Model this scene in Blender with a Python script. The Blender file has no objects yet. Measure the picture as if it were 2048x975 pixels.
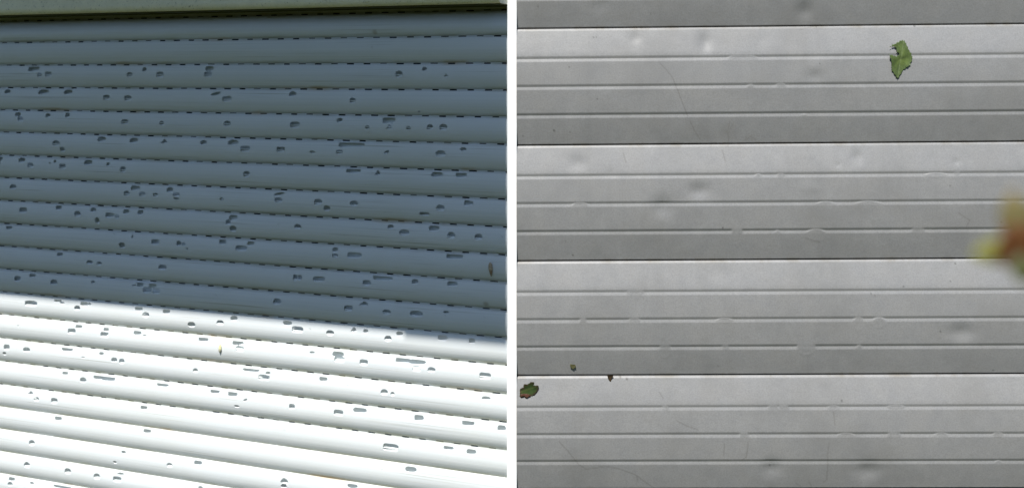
import bpy, math, random
import numpy as np
from mathutils import Vector, Matrix, geometry
random.seed(7)
rng = np.random.default_rng(7)
SC = bpy.context.scene
COL = SC.collection

# ------------------------------------------------------------------ frame of the place
EYE = 1.5                                   # camera height
A0 = Vector((-0.00795, 1.48, 0.0))          # where the holed shutter meets the white divider
AX = Vector((-0.941358, 0.337410, 0.0))     # along the holed shutter, away from the divider
AN = Vector((-0.337410, -0.941358, 0.0))    # its outward normal
SUN_EL = math.radians(56.0)
SUN = Vector((AN.x * math.cos(SUN_EL), AN.y * math.cos(SUN_EL), math.sin(SUN_EL)))

# ------------------------------------------------------------------ camera
cam = bpy.data.cameras.new('camera')
cam.sensor_width = 36.0
cam.lens = 36.0
cam.shift_y = -(487.5 - 152.0) / 2048.0
cam.clip_start = 0.01
cam.clip_end = 500.0
cam.dof.use_dof = True
cam.dof.focus_distance = 1.55
cam.dof.aperture_fstop = 5.0
co = bpy.data.objects.new('camera', cam)
COL.objects.link(co)
co.location = (0, 0, EYE)
co.rotation_euler = (math.radians(90), 0, 0)
SC.camera = co

# ------------------------------------------------------------------ sky, sun, exposure
w = bpy.data.worlds.new('World')
SC.world = w
w.use_nodes = True
nt = w.node_tree
nt.nodes.clear()
sky = nt.nodes.new('ShaderNodeTexSky')
sky.sky_type = 'NISHITA'
sky.sun_disc = False
sky.sun_elevation = SUN_EL
sky.sun_rotation = math.atan2(SUN.x, SUN.y)
sky.air_density = 1.0
sky.dust_density = 0.4
sky.ozone_density = 1.6
bg = nt.nodes.new('ShaderNodeBackground')
bg.inputs['Strength'].default_value = 0.088
wo = nt.nodes.new('ShaderNodeOutputWorld')
nt.links.new(sky.outputs[0], bg.inputs[0])
nt.links.new(bg.outputs[0], wo.inputs[0])
sl = bpy.data.lights.new('sun', 'SUN')
sl.energy = 5.0
sl.angle = math.radians(0.53)
sl.color = (1.0, 0.965, 0.91)
so = bpy.data.objects.new('sun', sl)
COL.objects.link(so)
so.rotation_euler = SUN.to_track_quat('Z', 'Y').to_euler()
so.location = (0, 0, 6)
SC.view_settings.view_transform = 'Standard'
SC.view_settings.look = 'None'
SC.view_settings.exposure = 0.82
SC.view_settings.gamma = 1.0

# ------------------------------------------------------------------ measured tables (millimetres)
LINE_Z = [1.5967, 1.5579, 1.5184, 1.4795, 1.4404, 1.4013, 1.3613, 1.3219, 1.2819, 1.2417, 1.202, 1.162, 1.1218, 1.0823, 1.0408, 1.0004, 0.96, 0.9208, 0.8818, 0.8427, 0.8041, 0.7651, 0.726, 0.687]
HOLES = {
    2: [(91.4,17.4,7.1,5.4,'t'),(126.8,8.2,8.4,5.8,'e'),(167.9,15.5,11.6,9.2,'d'),(505.1,6.9,15.8,8.7,'d'),(507.0,16.1,14.4,8.3,'r'),(600.7,16.3,13.9,8.4,'r'),(632.2,8.2,9.6,7.1,'e'),(661.5,16.3,11.7,7.6,'d'),(832.6,15.6,13.6,8.4,'r'),(851.7,16.4,10.4,7.0,'d'),(864.6,6.0,24.2,9.8,'d')],
    3: [(136.3,32.2,5.1,2.1,'e'),(246.0,16.5,10.2,7.7,'d'),(351.3,7.8,12.6,7.9,'d'),(471.4,16.0,17.0,8.6,'r'),(493.0,8.2,17.6,7.4,'s'),(665.3,16.1,15.3,8.5,'d'),(709.1,15.7,13.0,8.2,'r'),(790.0,6.9,17.1,8.7,'d'),(843.0,7.2,21.9,8.4,'d'),(923.1,7.0,12.4,7.6,'d')],
    4: [(96.0,15.8,12.5,8.7,'d'),(117.7,15.9,9.7,7.9,'d'),(152.5,17.7,8.1,5.9,'e'),(183.7,16.3,11.7,7.6,'t'),(185.2,7.3,20.4,9.7,'r'),(221.2,17.9,7.5,5.5,'e'),(268.5,8.1,9.9,6.9,'d'),(346.7,16.3,17.2,9.2,'r'),(470.4,16.3,12.9,8.8,'d'),(597.5,17.5,9.1,7.2,'e'),(671.3,16.5,15.1,7.8,'d'),(791.8,7.2,9.6,7.8,'d'),(833.7,8.0,10.3,7.0,'d'),(893.7,14.8,12.8,8.4,'d'),(899.9,7.1,12.8,7.0,'d')],
    5: [(64.5,8.4,9.9,5.7,'e'),(100.1,15.4,15.9,8.7,'d'),(188.9,15.7,8.7,6.8,'s'),(248.2,6.3,42.3,7.7,'r'),(268.5,17.3,11.2,6.4,'r'),(315.5,18.3,10.1,4.3,'e'),(372.3,16.1,14.6,8.3,'r'),(437.1,16.5,17.5,8.7,'r'),(459.7,7.1,19.1,8.8,'d'),(515.9,8.3,12.2,7.5,'d'),(592.5,8.1,14.1,8.1,'t'),(653.2,7.9,16.5,8.2,'d'),(719.3,7.2,16.4,8.8,'d'),(802.4,25.9,10.9,8.0,'d'),(815.6,16.0,15.4,8.9,'d')],
    6: [(67.8,5.6,16.9,8.6,'r'),(106.4,6.5,18.0,8.7,'d'),(203.7,7.1,10.9,8.9,'t'),(245.1,5.1,23.6,7.7,'r'),(434.8,16.2,12.3,9.1,'d'),(675.2,16.1,12.0,9.6,'d'),(706.1,8.7,6.8,6.4,'e'),(747.8,6.9,16.6,9.3,'d'),(801.9,15.4,13.7,8.9,'r'),(818.4,7.4,5.5,6.1,'e'),(829.4,9.7,4.4,2.4,'e'),(871.7,15.1,12.9,9.0,'d'),(890.9,7.0,14.1,8.1,'d'),(939.8,5.9,11.5,8.2,'e'),(942.6,14.3,8.7,8.2,'e')],
    7: [(51.8,7.0,6.5,5.3,'e'),(58.4,6.9,9.4,8.2,'d'),(100.3,15.6,12.5,8.7,'d'),(126.8,25.8,15.2,5.4,'r'),(243.3,15.4,13.8,8.5,'d'),(290.7,24.6,11.8,8.2,'d'),(305.7,15.5,14.1,8.7,'d'),(375.9,6.1,18.8,6.6,'s'),(376.3,15.5,14.6,8.3,'d'),(480.7,18.0,8.2,4.8,'e'),(568.7,14.3,13.0,6.3,'r'),(568.7,20.9,11.0,3.6,'e'),(581.4,7.5,12.5,8.5,'d'),(609.4,16.7,9.6,6.3,'r'),(635.9,16.5,12.8,8.2,'d'),(644.9,6.7,7.7,6.4,'e'),(652.9,7.0,13.4,9.1,'d'),(667.4,16.4,11.9,8.2,'d'),(909.9,14.3,14.3,8.1,'d')],
    8: [(5.0,15.1,5.2,6.5,'c'),(40.4,15.3,11.8,8.6,'d'),(83.3,15.3,12.4,9.5,'d'),(111.2,6.0,16.4,9.5,'d'),(159.3,15.0,15.8,8.8,'d'),(182.1,7.6,10.0,5.9,'d'),(341.6,15.3,12.0,7.8,'d'),(376.1,15.1,3.8,7.0,'c'),(459.7,6.7,15.7,9.2,'d'),(460.1,24.4,12.9,9.2,'d'),(469.2,14.7,9.6,8.8,'d'),(640.3,6.5,10.8,8.6,'d'),(669.2,6.9,11.9,7.8,'d'),(687.2,15.4,8.9,7.8,'d'),(702.1,14.4,17.4,8.3,'r'),(728.3,24.5,10.1,10.6,'e'),(737.1,7.0,11.7,7.4,'d'),(769.3,15.1,14.0,9.3,'d'),(810.4,5.8,12.6,8.9,'d'),(887.2,14.2,17.0,9.5,'r')],
    9: [(78.3,5.3,25.6,8.6,'r'),(242.6,13.9,23.5,8.5,'r'),(276.2,7.1,9.9,6.9,'d'),(276.2,16.2,9.9,6.0,'r'),(427.7,5.7,12.7,7.4,'d'),(444.2,14.4,20.9,8.3,'r'),(480.0,6.2,13.0,8.4,'d'),(547.3,20.8,3.5,3.1,'e'),(553.8,13.7,7.4,6.3,'e'),(563.2,13.4,10.0,8.1,'d'),(609.7,13.8,15.7,8.6,'r'),(656.5,7.5,3.6,5.9,'e'),(673.9,5.9,5.2,7.3,'c'),(677.3,23.3,11.5,9.2,'r'),(677.8,21.6,11.5,6.9,'d'),(696.6,6.7,7.9,7.4,'c'),(919.7,5.0,13.2,8.6,'d')],
    10: [(81.8,5.9,15.7,8.2,'d'),(142.0,7.3,10.6,7.1,'d'),(184.1,5.4,10.8,5.5,'d'),(198.2,4.8,26.1,8.5,'d'),(221.9,14.6,14.1,8.9,'d'),(304.1,14.2,19.6,8.2,'r'),(337.8,14.2,6.9,7.8,'r'),(346.2,14.8,7.9,9.2,'r'),(595.3,14.4,16.1,9.0,'d'),(723.8,15.7,10.1,6.5,'d'),(743.8,15.2,12.3,7.0,'d'),(808.2,5.2,12.1,8.5,'d')],
    11: [(31.3,14.1,5.3,7.3,'c'),(91.8,8.5,8.7,4.5,'e'),(93.9,15.3,3.3,6.6,'c'),(139.3,14.6,20.8,8.8,'d'),(188.4,15.7,13.0,7.6,'d'),(226.7,5.7,15.4,8.1,'t'),(253.1,15.0,14.3,8.6,'r'),(259.6,5.8,4.9,7.7,'c'),(378.5,14.2,14.6,9.7,'d'),(493.0,14.2,4.4,7.5,'c'),(607.7,14.1,14.7,8.6,'r'),(616.0,5.5,15.3,8.1,'d'),(626.2,14.1,16.8,9.1,'r'),(640.8,5.5,13.3,8.2,'d'),(653.9,7.7,9.3,3.2,'s'),(737.4,7.8,7.5,5.1,'e'),(819.7,13.8,14.9,8.9,'d'),(867.8,5.2,12.9,7.6,'d'),(900.0,13.5,13.6,9.1,'r')],
    12: [(51.0,7.0,9.8,7.4,'d'),(97.4,6.4,14.6,8.7,'d'),(167.5,6.4,10.7,7.1,'e'),(186.2,15.2,11.7,8.9,'e'),(224.1,7.1,8.8,6.0,'e'),(244.4,6.0,10.2,9.0,'t'),(284.8,15.0,13.1,8.6,'e'),(320.8,14.4,6.0,7.4,'c'),(342.0,14.5,19.0,9.2,'r'),(360.4,5.9,14.9,9.2,'e'),(458.5,6.6,12.4,7.4,'d'),(484.1,15.3,13.0,7.5,'d'),(539.2,23.1,14.8,8.9,'e'),(588.7,5.1,13.1,9.0,'d'),(628.8,14.4,13.8,9.1,'e'),(643.4,4.6,14.9,9.1,'d'),(745.4,5.5,11.8,5.6,'t'),(756.6,5.5,14.5,7.9,'d'),(770.1,13.7,11.9,7.9,'d'),(802.7,7.7,9.3,3.8,'e'),(812.6,3.6,15.4,8.0,'d'),(870.3,14.0,25.8,9.5,'r')],
    13: [(29.9,16.0,17.0,9.0,'r'),(114.8,15.1,12.2,7.1,'d'),(138.0,6.3,25.5,8.3,'d'),(139.1,15.9,14.0,8.3,'d'),(161.5,6.2,23.6,7.1,'r'),(169.6,4.6,4.3,2.1,'e'),(226.7,15.0,13.2,8.5,'r'),(268.1,14.8,17.1,8.2,'r'),(271.2,6.5,19.3,9.0,'d'),(316.2,8.4,8.7,4.3,'e'),(445.4,4.2,11.9,6.5,'t'),(446.6,14.4,14.2,7.9,'r'),(453.7,5.3,14.3,8.7,'d'),(516.4,5.1,18.1,8.0,'d'),(570.2,12.2,6.0,4.9,'c'),(631.3,8.7,7.7,2.7,'e'),(646.2,5.3,14.4,8.6,'d'),(710.0,5.2,10.6,7.8,'d'),(712.4,14.7,16.4,8.8,'r'),(767.4,5.2,13.5,7.0,'d'),(781.5,14.6,15.7,9.3,'r'),(898.0,14.6,5.7,1.9,'e')],
    14: [(28.7,6.7,12.9,4.9,'d'),(178.5,16.1,7.3,6.3,'e'),(192.3,14.8,11.3,8.4,'d'),(255.6,12.9,5.8,5.6,'c'),(297.0,5.5,13.6,7.8,'d'),(395.5,6.3,8.5,4.9,'d'),(402.3,13.9,19.5,8.4,'r'),(426.5,3.8,28.2,7.4,'d'),(531.1,15.1,9.3,6.7,'d'),(677.3,13.9,10.9,8.7,'d'),(692.9,13.2,12.1,7.8,'d'),(720.3,5.5,9.5,6.0,'e'),(757.2,14.9,8.1,2.3,'e'),(792.3,3.4,22.3,9.4,'r'),(879.6,13.0,15.2,8.1,'d'),(924.2,13.0,12.6,9.6,'r'),(929.4,24.1,8.6,5.8,'e')],
    15: [(4.8,6.9,12.4,8.1,'d'),(56.7,4.9,18.0,9.0,'r'),(135.5,6.6,14.8,9.6,'d'),(233.8,6.2,21.7,8.9,'d'),(270.1,14.1,15.3,8.6,'r'),(352.0,13.5,9.8,7.9,'r'),(437.1,12.1,7.1,5.2,'s'),(453.0,23.9,9.5,4.4,'e'),(461.3,4.5,16.7,10.5,'d'),(494.5,3.9,16.0,8.4,'d'),(596.3,3.1,21.7,9.5,'d'),(704.5,4.7,23.7,9.7,'r'),(722.5,3.9,26.5,9.7,'r'),(757.7,12.6,12.4,8.4,'d'),(796.7,4.7,10.9,7.5,'r')],
    16: [(51.8,6.1,13.9,8.6,'d'),(88.1,4.9,14.9,6.6,'d'),(181.5,15.5,24.7,10.5,'r'),(297.9,11.9,5.5,5.2,'c'),(366.5,12.1,9.4,4.4,'c'),(633.4,4.8,12.3,7.7,'d'),(819.2,14.1,13.2,9.4,'r'),(857.7,14.9,10.6,7.1,'d'),(870.9,6.0,14.0,6.7,'t')],
    17: [(148.6,5.2,18.8,9.2,'e'),(197.1,13.0,5.7,5.9,'c'),(626.5,3.4,13.3,8.2,'d'),(811.2,3.6,13.7,8.5,'d')],
    18: [(246.6,3.8,16.9,8.5,'e'),(365.3,13.7,13.1,11.0,'e'),(366.5,20.3,11.2,5.7,'e'),(482.9,11.7,4.8,6.2,'c'),(526.7,4.2,14.2,8.0,'d'),(581.2,14.9,11.0,6.7,'d'),(617.3,3.6,7.6,4.5,'c'),(674.1,5.6,8.8,5.0,'e'),(691.4,24.3,7.9,4.6,'e'),(867.8,13.4,11.8,9.0,'d')],
    19: [(521.8,4.9,7.8,4.9,'d'),(680.4,2.3,15.6,6.9,'t'),(686.7,12.9,16.2,8.7,'r'),(728.6,13.6,12.8,9.2,'d'),(789.9,12.7,13.1,8.9,'d'),(878.5,13.7,12.4,9.5,'d')],
    20: [(802.7,1.4,35.6,8.4,'d'),(868.4,5.4,8.4,4.3,'e'),(913.1,3.6,12.6,8.6,'d'),(915.9,12.9,11.4,7.2,'e')],
}
DENTS = [(269.7,45.5,11.4,17.2,1.6),(169.7,52.2,11.4,11.4,0.9),(412.6,89.2,15.7,15.7,1.6),(85.7,-125.6,17.2,14.3,1.0),(258.5,-166.3,18.6,14.3,2.1),(206.9,-188.2,18.6,18.6,2.2),(485.3,-119.4,11.4,11.4,1.1),(624.9,-127.6,6.4,6.4,0.7),(456.8,-131.3,5.0,5.0,0.4),(628.4,-370.0,24.3,14.3,1.8),(497.6,-567.2,20.0,15.7,1.8),(359.7,-563.3,17.2,15.7,1.8),(426.1,9.0,14.3,12.9,-0.7),(422.4,-3.8,12.9,10.0,0.5),(132.2,-139.6,10.0,8.6,0.4),(120.0,99.3,17.2,11.4,0.5),(295.2,-284.0,28.6,12.9,0.5),(57.7,-451.3,28.6,12.9,0.35),(604.5,-267.9,14.3,11.4,0.0),(417.4,-163.2,18.6,10.0,-0.4),(351.7,48.3,12.9,10.0,0.3),(144.3,-387.1,18.6,11.4,0.3)]
DROPS = [(333.2,-30.2,17.2,31.5,0.5),(321.6,22.1,42.9,10.0,0.3),(376.0,-17.7,14.3,8.6,0.3),(409.7,-68.8,15.7,21.4,0.5),(88.8,-186.6,25.7,10.0,0.3),(312.9,-229.0,15.7,35.8,0.6),(370.5,-235.1,11.4,24.3,0.4),(389.7,-238.0,17.2,21.4,0.3),(425.3,-231.1,31.5,18.6,0.6),(342.8,-146.2,10.0,7.1,0.3),(374.9,-145.0,11.4,5.7,0.2),(498.9,-188.0,42.9,11.4,0.4),(438.5,-186.2,28.6,7.1,0.3),(570.1,-232.0,21.4,28.6,0.4),(523.3,-238.9,14.3,18.6,0.5),(166.4,-310.5,24.3,8.6,0.3),(91.5,-362.4,14.3,35.8,0.6),(164.6,-351.3,17.2,10.0,0.3),(208.6,-394.5,17.2,22.9,0.4),(295.0,-393.5,10.0,18.6,0.3),(293.2,-351.2,24.3,7.1,0.3),(483.2,-356.5,17.2,20.0,0.5),(512.3,-355.2,21.4,15.7,0.8),(409.7,-391.8,27.2,22.9,0.8),(484.9,-400.0,11.4,25.7,0.5),(207.8,-475.5,8.6,7.1,0.3),(361.2,-477.4,15.7,12.9,0.4),(376.1,-482.5,15.7,31.5,0.5),(319.5,-523.8,14.3,40.0,0.5),(532.1,-520.1,21.4,24.3,0.5),(464.0,-515.6,25.7,7.1,0.3),(598.7,-516.0,21.4,8.6,0.3),(678.7,-514.9,14.3,7.1,0.4),(680.4,-556.2,10.0,7.1,0.3),(595.0,-145.9,32.9,5.7,0.3),(624.8,-143.3,7.1,7.1,0.2),(446.6,-476.3,17.2,7.1,0.2),(535.3,-475.2,25.7,5.7,0.3),(633.4,-211.1,11.4,14.3,0.2),(559.1,-203.4,8.6,10.0,0.2)]
SPECKS = [(110.3,54.2,1.07),(114.6,54.9,0.71),(31.1,99.5,0.89),(192.9,87.8,0.71),(292.3,-219.5,1.07),(614.0,-161.7,0.89),(687.1,-213.6,1.07),(67.5,-238.2,0.71),(78.1,-258.3,1.25),(599.4,-368.4,1.25),(623.6,-273.0,1.07),(458.7,-466.3,1.43),(569.3,66.2,1.43),(114.5,-34.0,1.07),(74.8,12.2,0.71),(7.9,-86.3,0.71),(52.5,-78.7,1.43),(75.4,-81.1,0.71),(153.8,-435.9,1.61),(144.5,-433.7,1.43),(431.1,14.0,0.71),(429.5,66.1,0.89),(614.2,-297.2,0.71),(501.3,-313.7,0.71),(506.3,-316.6,0.71),(677.4,-426.5,1.07),(356.9,-559.7,1.07),(284.8,-418.5,0.71),(313.2,-271.2,0.54),(547.5,-304.0,1.07)]
HAIRLINES = [[(203.7,16.8),(213.6,6.7),(222.1,-4.2),(226.3,-14.9),(229.1,-22.1),(233.3,-32.9),(238.9,-47.3),(243.8,-59.5)],[(247.3,-66.7),(254.3,-81.1),(262.7,-94.0)],[(304.3,-67.2),(301.4,-81.5),(303.4,-94.4),(301.9,-102.9)],[(297.1,-81.4),(301.3,-84.3)],[(308.6,-71.5),(305.0,-78.6)],[(326.9,-96.0),(334.1,-89.6),(342.6,-94.7)],[(293.3,-108.6),(296.7,-124.4)],[(55.6,-523.0),(67.0,-535.3),(78.3,-550.4),(84.0,-557.6),(93.9,-564.0),(106.9,-562.6),(121.2,-559.8),(139.1,-563.4),(153.3,-568.5),(165.5,-573.5),(174.0,-580.7),(185.3,-589.3),(199.6,-598.7)],[(166.9,-575.0),(168.2,-582.1)],[(223.4,-493.4),(237.6,-500.7),(254.0,-506.4)],[(199.5,-453.2),(205.1,-462.6)],[(439.7,-527.0),(438.2,-542.0),(438.8,-554.2),(438.5,-581.3),(433.5,-585.6)],[(446.5,-481.3),(448.5,-499.2)],[(395.1,-586.9),(402.2,-591.9)],[(413.6,-585.5),(417.8,-592.0)],[(626.4,-200.3),(642.5,-211.1),(638.2,-219.6)],[(409.7,-234.6),(430.9,-241.2)],[(151.1,-111.1),(155.2,-125.4)],[(325.2,-523.8),(322.8,-546.7),(317.1,-551.0)],[(291.6,-527.3),(290.7,-543.8)],[(405.2,62.1),(413.8,64.9),(430.2,67.6)]]
PHASE = [7.6, 13.2, 1.9, 27.7, 16.6, 8.7, 24.3, 7.6, 27.7, 7.6, 19.0, 3.5, 12.4, 25.1, 16.0, 5.2, 21.3]

# ------------------------------------------------------------------ helpers
def tag(o, label=None, cat=None, group=None, kind=None):
    for k, v in (('label', label), ('category', cat), ('group', group), ('kind', kind)):
        if v: o[k] = v
    return o

def link(name, me, mat=None, parent=None):
    o = bpy.data.objects.new(name, me)
    COL.objects.link(o)
    if mat: me.materials.append(mat)
    if parent: o.parent = parent
    return o

def empty(name, mat4):
    o = bpy.data.objects.new(name, None)
    o.empty_display_size = 0.05
    COL.objects.link(o)
    o.matrix_world = mat4
    return o

def frame(origin, x, z):
    x = x.normalized(); z = z.normalized(); y = z.cross(x)
    m = Matrix((x, y, z)).transposed().to_4x4()
    m.translation = origin
    return m

def nodes(name, rough=0.5, spec=0.5):
    m = bpy.data.materials.new(name)
    m.use_nodes = True
    t = m.node_tree
    b = t.nodes['Principled BSDF']
    b.inputs['Roughness'].default_value = rough
    b.inputs['Specular IOR Level'].default_value = spec
    return m, t, b

class NT:
    """small helper for wiring shader nodes"""
    def __init__(s, t): s.t = t
    def n(s, kind, **kw):
        x = s.t.nodes.new(kind)
        for k, v in kw.items(): setattr(x, k, v)
        return x
    def put(s, node, key, v):
        if hasattr(v, 'is_output'): s.t.links.new(v, node.inputs[key])
        else: node.inputs[key].default_value = v
    def coord(s, scale):
        c = s.n('ShaderNodeTexCoord'); m = s.n('ShaderNodeMapping')
        s.put(m, 'Vector', c.outputs['Object']); m.inputs['Scale'].default_value = scale
        return m.outputs[0]
    def noise(s, vec, scale, detail=3.0, rough=0.5):
        x = s.n('ShaderNodeTexNoise'); s.put(x, 'Vector', vec)
        x.inputs['Scale'].default_value = scale; x.inputs['Detail'].default_value = detail
        x.inputs['Roughness'].default_value = rough
        return x.outputs['Fac']
    def remap(s, v, a, b, c, d):
        x = s.n('ShaderNodeMapRange'); s.put(x, 'Value', v)
        for i, q in enumerate((a, b, c, d)): x.inputs[i + 1].default_value = q
        return x.outputs[0]
    def math(s, op, a, b=0.0):
        x = s.n('ShaderNodeMath', operation=op); s.put(x, 0, a); s.put(x, 1, b)
        return x.outputs[0]
    def mix(s, f, a, b, blend='MIX'):
        x = s.n('ShaderNodeMix', data_type='RGBA', blend_type=blend)
        for sock, v in ((x.inputs[0], f), (x.inputs[6], a), (x.inputs[7], b)):
            if hasattr(v, 'is_output'): s.t.links.new(v, sock)
            else: sock.default_value = v if not isinstance(v, tuple) else (*v, 1.0)
        return x.outputs[2]
    def attr(s, name):
        x = s.n('ShaderNodeAttribute'); x.attribute_name = name
        return x
    def bump(s, h, strength, dist, bsdf):
        x = s.n('ShaderNodeBump'); s.put(x, 'Height', h)
        x.inputs['Strength'].default_value = strength; x.inputs['Distance'].default_value = dist
        s.t.links.new(x.outputs[0], bsdf.inputs['Normal'])

# ------------------------------------------------------------------ materials
def mat_plastic():
    m, t, b = nodes('weathered_white_plastic', 0.42, 0.4)
    q = NT(t)
    st = q.noise(q.coord((1.2, 2.0, 260.0)), 1.0, 4.0, 0.6)
    blot = q.noise(q.coord((1, 1, 1)), 9.0, 4.0)
    c = q.mix(q.remap(st, .3, .7, 0, 1), (.675, .715, .74), (.745, .775, .79))
    c = q.mix(q.remap(blot, .35, .7, 0, .25), c, (.66, .68, .62))
    # thin dark dirt streaks lying in the extrusion lines
    s2 = q.noise(q.coord((3.0, 1.0, 420.0)), 1.0, 2.0, 0.5)
    patch = q.noise(q.coord((6.0, 1.0, 40.0)), 1.0, 2.0)
    f = q.math('MULTIPLY', q.remap(s2, .58, .70, 0, .5), q.remap(patch, .46, .6, 0, 1))
    c = q.mix(f, c, (.34, .35, .30))
    # algae and rust-yellow grime that collects along the joints
    g = q.attr('grime').outputs['Fac']
    gn = q.noise(q.coord((14.0, 1.0, 3.0)), 1.0, 3.0)
    c = q.mix(q.math('MULTIPLY', g, q.remap(gn, .35, .6, .25, .75)), c, (.33, .32, .17))
    gy = q.noise(q.coord((9.0, 1.0, 24.0)), 1.0, 3.0)
    c = q.mix(q.math('MULTIPLY', g, q.remap(gy, .60, .70, 0, .8)), c, (.42, .25, .05))
    # a few brown smudges
    tc = q.n('ShaderNodeTexCoord')
    for (x, z, r) in ((.210, 1.566, .0055), (.213, 1.543, .005), (.030, 1.17, .006), (.40, 1.154, .003)):
        d = q.n('ShaderNodeVectorMath', operation='DISTANCE')
        q.put(d, 0, tc.outputs['Object']); d.inputs[1].default_value = (x, .004, z)
        c = q.mix(q.remap(d.outputs['Value'], r, r * .35, 0, .42), c, (.22, .17, .10))
    t.links.new(c, b.inputs['Base Color'])
    q.bump(st, .25, .0006, b)
    tr = q.n('ShaderNodeBsdfTranslucent'); t.links.new(c, tr.inputs['Color'])      # thin PVC lets some light through
    mx = q.n('ShaderNodeMixShader'); mx.inputs[0].default_value = 0.30
    t.links.new(b.outputs[0], mx.inputs[1]); t.links.new(tr.outputs[0], mx.inputs[2])
    t.links.new(mx.outputs[0], t.nodes['Material Output'].inputs['Surface'])
    return m

def mat_aluminium():
    m, t, b = nodes('grey_painted_aluminium', 0.46, 0.45)
    q = NT(t)
    grain = q.noise(q.coord((1, 1, 1)), 520.0, 3.0, 0.7)
    mott = q.noise(q.coord((1, 1, 1)), 46.0, 4.0, 0.6)
    warm = q.noise(q.coord((1, 1, 1)), 21.0, 2.0)
    c = q.mix(q.remap(mott, .3, .7, 0, 1), (0.189, 0.191, 0.193), (0.211, 0.212, 0.211))
    c = q.mix(q.remap(warm, .45, .65, 0, .5), c, (0.207, 0.205, 0.200))
    c = q.mix(q.remap(grain, .33, .62, .24, 0), c, (.05, .05, .05))
    wear = q.n('ShaderNodeSeparateColor')
    t.links.new(q.attr('wear').outputs['Color'], wear.inputs[0])
    c = q.mix(wear.outputs[0], c, (.035, .035, .03))
    c = q.mix(wear.outputs[1], c, (.06, .055, .045))
    runs = q.noise(q.coord((55.0, 1.0, 2.2)), 1.0, 4.0, .6)          # faint vertical rain runs
    c = q.mix(q.remap(runs, .52, .72, 0, .09), c, (.11, .11, .10))
    jn = q.noise(q.coord((38.0, 1.0, 20.0)), 1.0, 4.0, .65)           # grime caught in the joints
    c = q.mix(q.math('MULTIPLY', wear.outputs[2], q.remap(jn, .46, .66, 0, .55)), c, (.10, .085, .055))
    blot = q.noise(q.coord((1, 1, 1)), 8.0, 5.0, .65)                 # broad dull patches
    c = q.mix(q.remap(blot, .46, .68, 0, .32), c, (.12, .12, .116))
    t.links.new(c, b.inputs['Base Color'])
    h = q.math('ADD', q.math('MULTIPLY', grain, .5), q.noise(q.coord((1, 1, 1)), 60.0, 2.0))
    q.bump(h, .16, .0012, b)
    return m

def mat_plain(name, col, rough=.6, vary=.12, scale=40.0, spec=.4):
    m, t, b = nodes(name, rough, spec)
    q = NT(t)
    v = q.noise(q.coord((1, 1, 1)), scale, 4.0, .6)
    dark = tuple(x * (1 - vary) for x in col); lite = tuple(min(1, x * (1 + vary)) for x in col)
    t.links.new(q.mix(q.remap(v, .3, .7, 0, 1), dark, lite), b.inputs['Base Color'])
    q.bump(v, .3, .001, b)
    return m

def mat_render():
    m, t, b = nodes('weathered_cream_render', 0.8, 0.2)
    q = NT(t)
    v = q.noise(q.coord((1, 1, 1)), 60.0, 5.0, .7)
    c = q.mix(q.remap(v, .3, .7, 0, 1), (.68, .66, .54), (.80, .77, .62))
    sp = q.noise(q.coord((1, 1, 1)), 260.0, 3.0, .7)
    c = q.mix(q.remap(sp, .60, .72, 0, .7), c, (.10, .10, .09))
    t.links.new(c, b.inputs['Base Color'])
    q.bump(sp, .4, .0015, b)
    return m

def mat_leaf(name, a, bcol, edge, vein):
    m, t, b = nodes(name, .55, .35)
    q = NT(t)
    v = q.noise(q.coord((1, 1, 1)), 140.0, 4.0, .65)
    v2 = q.noise(q.coord((1, 1, 1)), 95.0, 4.0, .7)
    c = q.mix(q.remap(v, .35, .65, 0, 1), a, bcol)
    c = q.mix(q.remap(v2, .40, .62, .75, 0), c, tuple(x * .5 for x in a))
    e = q.attr('rim').outputs['Fac']
    en = q.noise(q.coord((1, 1, 1)), 230.0, 3.0)
    c = q.mix(q.math('MULTIPLY', e, q.remap(en, .35, .55, .1, 1)), c, edge)
    c = q.mix(q.math('MULTIPLY', q.attr('vein').outputs['Fac'], .5), c, vein)
    t.links.new(c, b.inputs['Base Color'])
    q.bump(v, .5, .0006, b)
    return m

M_PLASTIC = mat_plastic()
M_INNER = mat_plain('pale_plastic_core', (.60, .64, .64), .6, .06)
M_ALU = mat_aluminium()
M_RENDER = mat_render()
M_DIVIDER = mat_plain('white_divider', (.88, .88, .87), .5, .02)
M_VOID = mat_plain('unlit_space_black', (.012, .012, .012), .9, .1)  # near-black stands in for the unlit space behind the slats
M_SHADE_PLATE = mat_plain('olive_painted_shade', (.05, .052, .008), .8, .2)  # dark olive paints in the shade beneath the box
M_BOARD = mat_plain('dark_stained_eave_board', (.045, .04, .022), .7, .2)
M_GROUND = mat_plain('sunlit_grass_ground', (.030, .036, .004), .95, .35, 6.0, .1)

# ------------------------------------------------------------------ setting
def build_ground():
    me = bpy.data.meshes.new('ground')
    n, s = 60, 60.0
    def added_rise(y):                              # unseen rise added behind the camera to block low sky, darkening the top slats
        t = min(1.0, max(0.0, (-y - 3.0) / 9.0))
        return 4.6 * t * t * (3 - 2 * t)
    V = [(-s + 2 * s * i / n, -s + 2 * s * j / n, added_rise(-s + 2 * s * j / n)) for j in range(n + 1) for i in range(n + 1)]
    Fc = [(j * (n + 1) + i, j * (n + 1) + i + 1, (j + 1) * (n + 1) + i + 1, (j + 1) * (n + 1) + i) for j in range(n) for i in range(n)]
    me.from_pydata(V, [], Fc)
    for p in me.polygons: p.use_smooth = True
    tag(link('ground', me, M_GROUND), kind='structure')
build_ground()

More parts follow.
